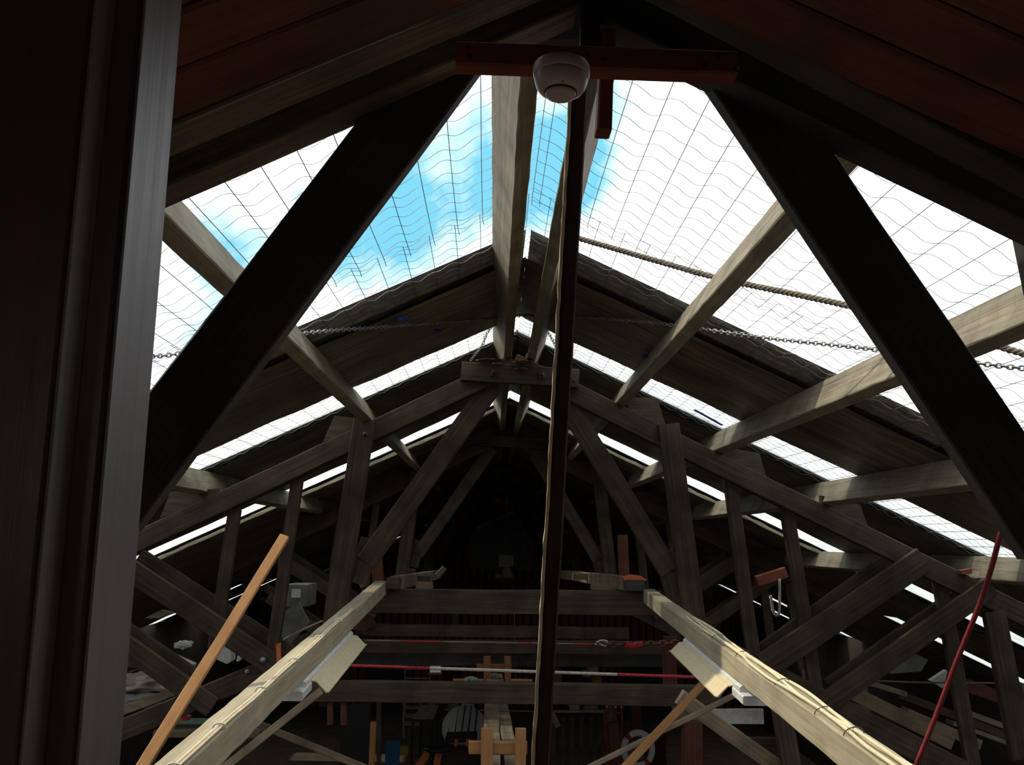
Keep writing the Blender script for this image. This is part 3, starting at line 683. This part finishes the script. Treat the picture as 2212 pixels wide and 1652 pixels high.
def lump(name,cx,cy,rx,ry,Y,mat,label,cat,depth=None,seed=0,rough=.25):
    bm=bmesh.new(); bmesh.ops.create_icosphere(bm,subdivisions=4,radius=1); d=depth or sz(rx,Y)
    for v in bm.verts:
        k=1+rough*noise.noise(v.co*2.2+Vector((seed*7,0,0)))+rough*.5*noise.noise(v.co*5+Vector((seed,3,0)))
        v.co=Vector((v.co.x*sz(rx,Y)*k,v.co.y*d*k,v.co.z*sz(ry,Y)*k))
    vs=[v.co.copy() for v in bm.verts]; fs=[[v.index for v in f.verts] for f in bm.faces]; bm.free()
    return tag(mesh_obj(name,vs,fs,mat,None,Matrix.Translation(at(cx,cy,Y)),True),label,cat)
lump('cloth_bundle',1017,1467,14,5,7.65,'green','small pale green bundle on the orange board','bundle',.08,1)
# ------------------------------------------------------------------ lamp on the far crossbeam
def far_lamp():
    Y=21.2; t=empty('lamp_housing',at(1096,1250,Y),'white box on a silver cone on the far crossbeam under the ridge','lamp')
    pbox('ballast_box',1078,1198,1099,1225,Y,.3,'white',t); pbox('side_plate',1099,1199,1109,1224,Y+.02,.26,'enamel',t)
    c=at(1095,1248,Y+.15); lathe('cone',[(.15,0),(.07,.24),(.05,.26)],c,'enamel',t)
    pbox('mounting_board',1078,1247,1112,1251,Y,.35,'orange',t)
    tube('hanging_hook',[at(1089,1198,Y+.1),at(1091,1192,Y+.1),at(1096,1192,Y+.1),at(1098,1198,Y+.1)],.012,'iron',t)
    tag(lathe('glass_ball',[(.0,-.06),(.045,-.04),(.06,0),(.045,.04),(0,.06)],at(1076,1243,Y),'silver'),'small silvery ball beside the white box on the far crossbeam','ball')
far_lamp()
tag(tube('ridge_wire',[at(1095,985,20.5),at(1095,1190,21)],.008,'iron'),'thin wire hanging down from the dark ridge to the white box','wire')
gp=tag(prism('sheet_metal',[(1014,1140),(1148,1085),(1152,1100),(1150,1232),(1014,1228)],24.2,.06,'greysheet'),'grey sheet panel against the far gable','panel')
tag(pb('pale_strip',(1018,1146),(1060,1127),3,23.6,'enamel',None,.05),'lower of two thin pale strips slanting before the far gable','strip')
tag(pb('pale_strip',(1070,1122),(1140,1094),3,23.6,'enamel',None,.05),'upper of two thin pale strips slanting before the far gable','strip')
# ------------------------------------------------------------------ workshop floor clutter
def workshop():
    # table with pale top
    Y=18.4; t=empty('work_table',at(918,1626,Y),'pale-topped thin-legged table on the workshop floor','table')
    a=at(892,1548,Y); b=at(930,1548,Y); zt=a.z
    P=[at(892,1549,17.6),at(936,1549,17.6),at(947,1535,18.9),at(910,1535,18.9)]
    z=P[0].z; P=[Vector((p.x,p.y,z)) for p in P]; c=P[0].copy()
    vs=[p-c for p in P]+[p-c-Vector((0,0,.03)) for p in P]
    mesh_obj('tabletop',vs,[(0,1,2,3),(4,5,6,7)]+[(i,(i+1)%4,4+(i+1)%4,4+i) for i in range(4)],'tarp',t,Matrix.Translation(c))
    for p in P: beam('leg',p+Vector((0,0,-.03)),Vector((p.x,p.y,FLOOR)),.04,.04,'black',t)
    tag(pb('paint_tray',(918,1537),(938,1536),5,18.5,'orangepaint',None,.2),'orange tool lying on the pale-topped table','tool')
    # cloth covered boat with dark bands
    c=at(1003,1572,20)
    bm=bmesh.new(); bmesh.ops.create_uvsphere(bm,u_segments=48,v_segments=24,radius=1)
    for v in bm.verts: v.co=Vector((v.co.x*.46,v.co.y*.9,max(v.co.z,-.45)*.42))
    vs=[v.co.copy() for v in bm.verts]; fs=[[v.index for v in f.verts] for f in bm.faces]; bm.free()
    t=tag(mesh_obj('covered_boat',vs,fs,'white',None,Matrix.Translation(c),True),'rounded white hull with dark straps on the workshop floor','boat')
    for k in range(5):
        x=-.3+.13*k; R_=math.sqrt(max(0,1-(x/.46)**2))
        tube('strap',[c+Vector((x+.05*math.sin(a),-.9*R_*math.cos(a)*1.01,.425*R_*math.sin(a))) for a in [i*math.pi/10-.2 for i in range(8)]],.012,'black',t)
    pbx=tag(pbox('loose_door',968,1518,990,1600,23,.06,'tarp'),'pale door panel behind the white hull','door panel')
    tag(pbox('white_sheet',998,1520,1024,1536,22.5,.05,'white'),'white sheet hanging above the white hull','sheet')
    tag(pbox('blue_board',833,1600,862,1660,15,.05,'blue'),'blue board standing at the bottom of the workshop','board')
    tag(pbox('yellow_box',862,1615,880,1632,15.5,.15,'yellow'),'small yellow box right of the blue board','box')
    # bar stool with orange legs
    Y=13.5; t=empty('swivel_stool',at(925,1760,Y),'black-seated swivel stool with splayed orange legs','stool')
    lathe('seat',[(.0,-.03),(.15,-.03),(.17,-.01),(.17,.01),(.15,.03),(0,.035)],at(944,1617,Y),'black',t)
    pb('leg',(925,1625),(900,1660),14,Y,'orangepaint',t,.05); pb('leg',(948,1625),(940,1670),14,Y,'orangepaint',t,.05)
    pb('column',(930,1620),(930,1700),6,Y,'black',t,.04); pb('backrest',(915,1585),(920,1615),16,Y+.1,'black',t,.05)
    for x,lab in ((987,'left'),(1012,'right')):
        tag(prism('clamp',[(x-5,1596),(x+4,1596),(x-2,1614),(x-5,1612)],14,.04,'orangepaint'),f'{lab} one of two orange clamps hanging below the white hull','clamp')
    tag(pb('bench',(962,1600),(1030,1598),8,14.1,'truss',None,.5),'narrow dark bench in front of the white hull','bench')
    tag(pbox('notice',888,1433,897,1443,24.5,.03,'white'),'small square white notice on the far gable','notice')
    # lifebuoy
    Y=14; c=at(1378,1618,Y); t=empty('lifebuoy',c,'white lifebuoy with red bands hanging low at the right of centre','lifebuoy')
    R=.205; r=.045
    def torus(a0,a1,rr,nm,mat):
        n=max(4,int(24*(a1-a0)/math.pi)); vs=[];fs=[]
        for i in range(n+1):
            a=a0+(a1-a0)*i/n
            for k in range(12):
                e=2*math.pi*k/12; q=R+rr*math.cos(e); vs.append((q*math.cos(a),rr*math.sin(e),q*math.sin(a)*1.1))
        for i in range(n):
            for k in range(12): fs.append((i*12+k,i*12+(k+1)%12,(i+1)*12+(k+1)%12,(i+1)*12+k))
        mesh_obj(nm,vs,fs,mat,t,Matrix.Translation(c),True)
    torus(0,2*math.pi,r,'ring','white')
    for a in (.75,2.3,3.9,5.4): torus(a-.16,a+.16,r*1.05,'band','red')
    # crate of upright boards
    Y=13; t=empty('slatted_crate',at(1250,1700,Y),'dark slatted crate with a pale top edge right of the prop','crate')
    pb('top_rail',(1188,1537),(1308,1536),5,Y,'rough',t,.05); pb('side_rail',(1190,1538),(1206,1570),12,Y-.05,'rough',t,.05)
    pb('corner_post',(1306,1536),(1308,1690),6,Y,'redpost',t,.05); pb('corner_post',(1196,1560),(1196,1690),8,Y,'dark_truss',t,.05)
    for i in range(5): pb('slat',(1216+20*i,1548),(1214+20*i,1690),10,Y+.1,'truss',t,.03)
    for i,(x,lab) in enumerate(((1311,'left'),(1330,'middle'),(1342,'right'))):
        tag(tube('copper_pipe',[at(x,1518,14.5),at(x+2,1590,14.5),at(x+5,1700,14.5)],.022,'copper'),f'{lab} one of three upright copper pipes right of the slatted crate','pipe')
    tag(pbox('upright_board',1316,1520,1328,1562,14.6,.05,'greysheet'),'grey upright board between the copper pipes','board')
    tag(pb('post',(1373,1500),(1376,1600),20,14.8,'redpost',None,.1),'red-brown post behind the lifebuoy','post')
    tag(pb('post',(1324,1562),(1336,1690),22,12.5,'redpost',None,.1),'red-brown post leaning in front of the copper pipes','post')
    tag(pb('post',(806,1560),(800,1700),12,9.5,'orange',None,.05),'pale stud standing at bottom left of the workshop view','post')
    tag(pb('post',(818,1515),(818,1700),9,9.7,'truss',None,.05),'dark stud beside the pale stud','post')
    tag(prism('bucket',[(1228,1521),(1252,1521),(1252,1536),(1233,1536)],15,.3,'tarp'),'pale tapered bucket above the slatted crate','bucket')
    tag(pbox('paper_stack',1262,1524,1292,1535,15,.3,'rough'),'stack of brown papers beside the tapered bucket','papers')
    tag(pbox('carton',1190,1446,1214,1478,18,.4,'orange'),'brown carton behind the lowest crossbeam, right of the prop','carton')
    tag(pbox('carton',1260,1450,1276,1463,18,.3,'green'),'small pale green carton farther right of the prop','carton')
    tag(pbox('carton',1280,1462,1300,1478,18,.3,'orange'),'small orange carton beside the pale green one','carton')
    tag(pbox('picture_board',1270,1440,1292,1452,22,.05,'tarp'),'pale picture board hanging above the small cartons','board')
    # shelving frame by the window
    t=empty('storage_rack',at(905,1530,22),'thin metal shelf frame before the far window','shelving')
    for x in (875,928): pb('upright',(x,1434),(x,1545),1.6,22,'silver',t,.03)
    pb('shelf',(875,1465),(928,1465),2,22,'silver',t,.3); pb('shelf',(875,1445),(928,1445),2,22,'silver',t,.3)
    pb('shelf',(875,1500),(928,1500),2,22,'silver',t,.3)
    tag(tube('conduit',[at(1111,1325,24.9),at(1112,1400,24.9),at(1113,1480,24.9)],.02,'silver'),'thin bright conduit running down the far gable','conduit')
    tag(pbox('narrow_board',977,1322,990,1353,24.8,.05,'tarp'),'pale narrow panel on the red boards of the far gable','panel')
    tag(pbox('bookcase',940,1520,956,1600,22,.3,'redpost'),'tall red-brown cupboard left of the pale door panel','cupboard')
    tag(pbox('grey_cupboard',922,1520,940,1600,23.5,.3,'greysheet'),'tall grey cupboard beside the red-brown cupboard','cupboard')
    t=empty('storage_rack',at(895,1600,21),'dark shelving at the left of the workshop view','shelving')
    for x in (872,908): pb('upright',(x,1515),(x,1600),3,21,'iron',t,.04)
    for y in (1530,1548,1566): pb('shelf',(872,y),(908,y),2.5,21,'iron',t,.3)
workshop()
# ------------------------------------------------------------------ stored stuff left and right
Y=7.4
tag(pbox('storage_box',617,1262,664,1310,8.5,.4,'greysheet'),'grey carton with a white label behind the left trusses','carton')
lb=tag(pbox('paper_label',630,1272,649,1291,8.49,.004,'white'),'white paper label on the grey carton','label')
tag(prism('grey_sheet',[(600,1330),(645,1300),(668,1345),(610,1410)],8.3,.04,'greysheet'),'grey sheet leaning beneath the grey carton','sheet')
tag(beam('white_plank',at(332,1402,Y),at(418,1440,Y),.1,.05,'white',None,tdir=(0,0,1)),'white plank end between the lower left braces','plank')
lump('cloth_bundle',396,1392,15,7,Y,'white','crumpled white cloth behind the lower left braces','cloth',.1,2,.5)
tag(prism('plastic_bag',[(468,1400),(482,1396),(499,1402),(499,1428),(490,1434),(468,1424)],7.2,.12,'white'),'white plastic bag hanging between two lower left braces','bag')
tag(prism('plastic_bag',[(513,1415),(519,1422),(516,1428),(510,1428)],7.2,.08,'white'),'small white scrap right of the white plastic bag','scrap')
lump('tarp_roll',310,1475,62,20,6.3,'tarp','pale folded tarpaulin beside the lower left jamb','tarpaulin',.2,3,.35)
lump('tarp_roll',290,1510,60,16,6.2,'greysheet','dark grey tarpaulin below the pale folded one','tarpaulin',.2,4,.35)
lump('netting_bundle',285,1445,26,12,6.4,'rust','rust-coloured net bundle above the pale folded tarpaulin','bundle',.1,6,.6)
tag(prism('hessian_roll',[(250,1530),(400,1478),(410,1490),(250,1550)],5.9,.1,'rough'),'rough brown hessian strip over the left bottom chord','hessian')
tag(beam('green_board',at(376,1563,6.6),at(530,1563,6.6),.12,.04,'green',None,tdir=(0,.5,1)),'pale green board lying at lower left behind the pale rail','board')
tag(pb('shelf_plank',(330,1586),(560,1588),12,6.4,'rough',None,.3),'brown shelf plank under the pale green board','plank')
tag(prism('red_rag',[(390,1548),(400,1543),(410,1548),(404,1557),(394,1555)],6.3,.04,'red'),'small red rag on the pale green board','rag')
tag(prism('timber_offcut',[(312,1335),(345,1318),(372,1325),(345,1335)],7.0,.1,'rough'),'pale pointed offcut in the dark between the left planks','offcut')
tag(prism('orange_strap',[(596,1392),(606,1388),(606,1430),(598,1434)],5.55,.02,'orangepaint'),'orange strap tied at the foot of the left small post','strap')
for i,(a,b,m,lab) in enumerate([((1530,1548),(1650,1548),'white','stained white board under the right pale rail')]):
    tag(pb('white_board',a,b,30,6.2,m,None,.03),lab,'board')
for (a,b,w,m,lab) in [((1830,1490),(2060,1605),30,'rough','wide pale board of the timber stack at lower right'),((1945,1500),(2200,1600),16,'truss','dark plank on top of the timber stack at lower right'),
    ((2080,1535),(2215,1585),11,'purlin','upper pale pole of the timber stack at lower right'),((2060,1562),(2190,1610),9,'purlin','lower pale pole of the timber stack at lower right'),
    ((1960,1540),(2120,1610),20,'rough','short brown board in the timber stack at lower right'),((2060,1470),(2230,1530),26,'redpost','red-brown beam above the timber stack at lower right'),
    ((1840,1465),(1960,1500),10,'purlin','thin pale lath left of the timber stack')]:
    tag(pb('stacked_timber',a,b,w,6.9,m,None,.12,Y1=6.9),lab,'timber','stacked timber at lower right')
tag(prism('grey_sheet',[(1905,1420),(1950,1400),(2005,1425),(1990,1450),(1925,1455)],7.6,.05,'greysheet'),'grey sheet behind the lower right plank','sheet')
tag(prism('narrow_board',[(2010,1470),(2045,1447),(2058,1480),(2040,1488)],7.3,.05,'white'),'white pointed sheet behind the red hose','sheet')
tag(pb('stray_board',(1560,1600),(1700,1602),14,8.5,'truss',None,.05),'dark board low under the right brace','board')
for i,x in enumerate((1500,)): pass
# hanging pegs under left tie
tag(pb('ledge',(690,1520),(760,1520),10,5.9,'redpost',None,.05),'red-brown ledge below the foot of the left queen post','ledge')
for x,lab in ((712,'left'),(741,'right')): tag(pb('wooden_peg',(x,1520),(x,1566),12,5.85,'redpost',None,.04),f'{lab} one of two red-brown pegs hanging under the lowest crossbeam','peg')
# nest debris on the bolted plate, rag bits, blue tape
for i,(x,y,rx,ry) in enumerate(((1130,783,22,5),(1125,797,12,4),(1141,772,5,9),(1060,778,30,3))):
    lump('nest_debris',x,y,rx,ry,5.63,'rust',('brown nest debris along the top of the bolted plate','brown nest debris spilling over the front of the bolted plate','small upright clump of debris on the bolted plate','thin dusty debris at the left top of the bolted plate')[i],'debris',.03,i,.6)
for i,(x,y,w,lab) in enumerate(((866,690,16,'upper blue tape scrap on the left sarking'),(945,715,8,'lower blue tape scrap on the left sarking'),(1394,768,7,'blue tape scrap beside the first right purlin'))):
    p=on_roof(x,y,-.05); lump('blue_tape',x,y,w,4,p.y,'bluetape',lab,'tape',.02,i,.6)
# white-edged batten under second skylight strip
for s,nm in ((-1,'left'),(1,'right')):
    dn,nr=slope_vec(s); A=roof(XR+s*.1,KY[5]-.02,-.035); B=roof(XR+s*3.6,KY[5]-.02,-.035)
    tag(beam('cream_batten',A,B,.05,.03,'purlin',None,tdir=nr,jit=.006,seg=.08),f'ragged cream batten along the far edge of the second skylight strip on the {nm} slope','batten')
p0=on_roof(1500,885,-.02); p1=on_roof(1560,918,-.02)
tag(beam('blue_strip',p0+Vector((0,.0,0)),p1,.03,.006,'bluetape',None,tdir=slope_vec(1)[1]),'thin blue plastic strip at the skylight edge between the first two right purlins','strip')
tag(pb('crossbeam',(762,1396),(1440,1400),26,9.35,'truss',None,.12),'weathered double crossbeam below the top crossbeam, behind the thin cord','beam')
tag(pb('crossbeam',(745,1423),(1480,1427),26,9.9,'dark_truss',None,.12),'black crossbeam in shadow just above the red and grey rope','beam')
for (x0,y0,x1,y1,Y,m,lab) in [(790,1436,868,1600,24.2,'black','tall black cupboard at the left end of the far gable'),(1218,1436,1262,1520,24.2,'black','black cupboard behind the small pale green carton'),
     (1345,1430,1440,1640,23.5,'black','dark doorway board behind the lifebuoy'),(740,1518,796,1652,11.5,'black','black sheet added to darken the area left of the pale stud'),(1150,1436,1190,1520,24.3,'roombrown','dark brown board behind the prop at the far gable'),  # the sheet by the pale stud is added as painted darkness
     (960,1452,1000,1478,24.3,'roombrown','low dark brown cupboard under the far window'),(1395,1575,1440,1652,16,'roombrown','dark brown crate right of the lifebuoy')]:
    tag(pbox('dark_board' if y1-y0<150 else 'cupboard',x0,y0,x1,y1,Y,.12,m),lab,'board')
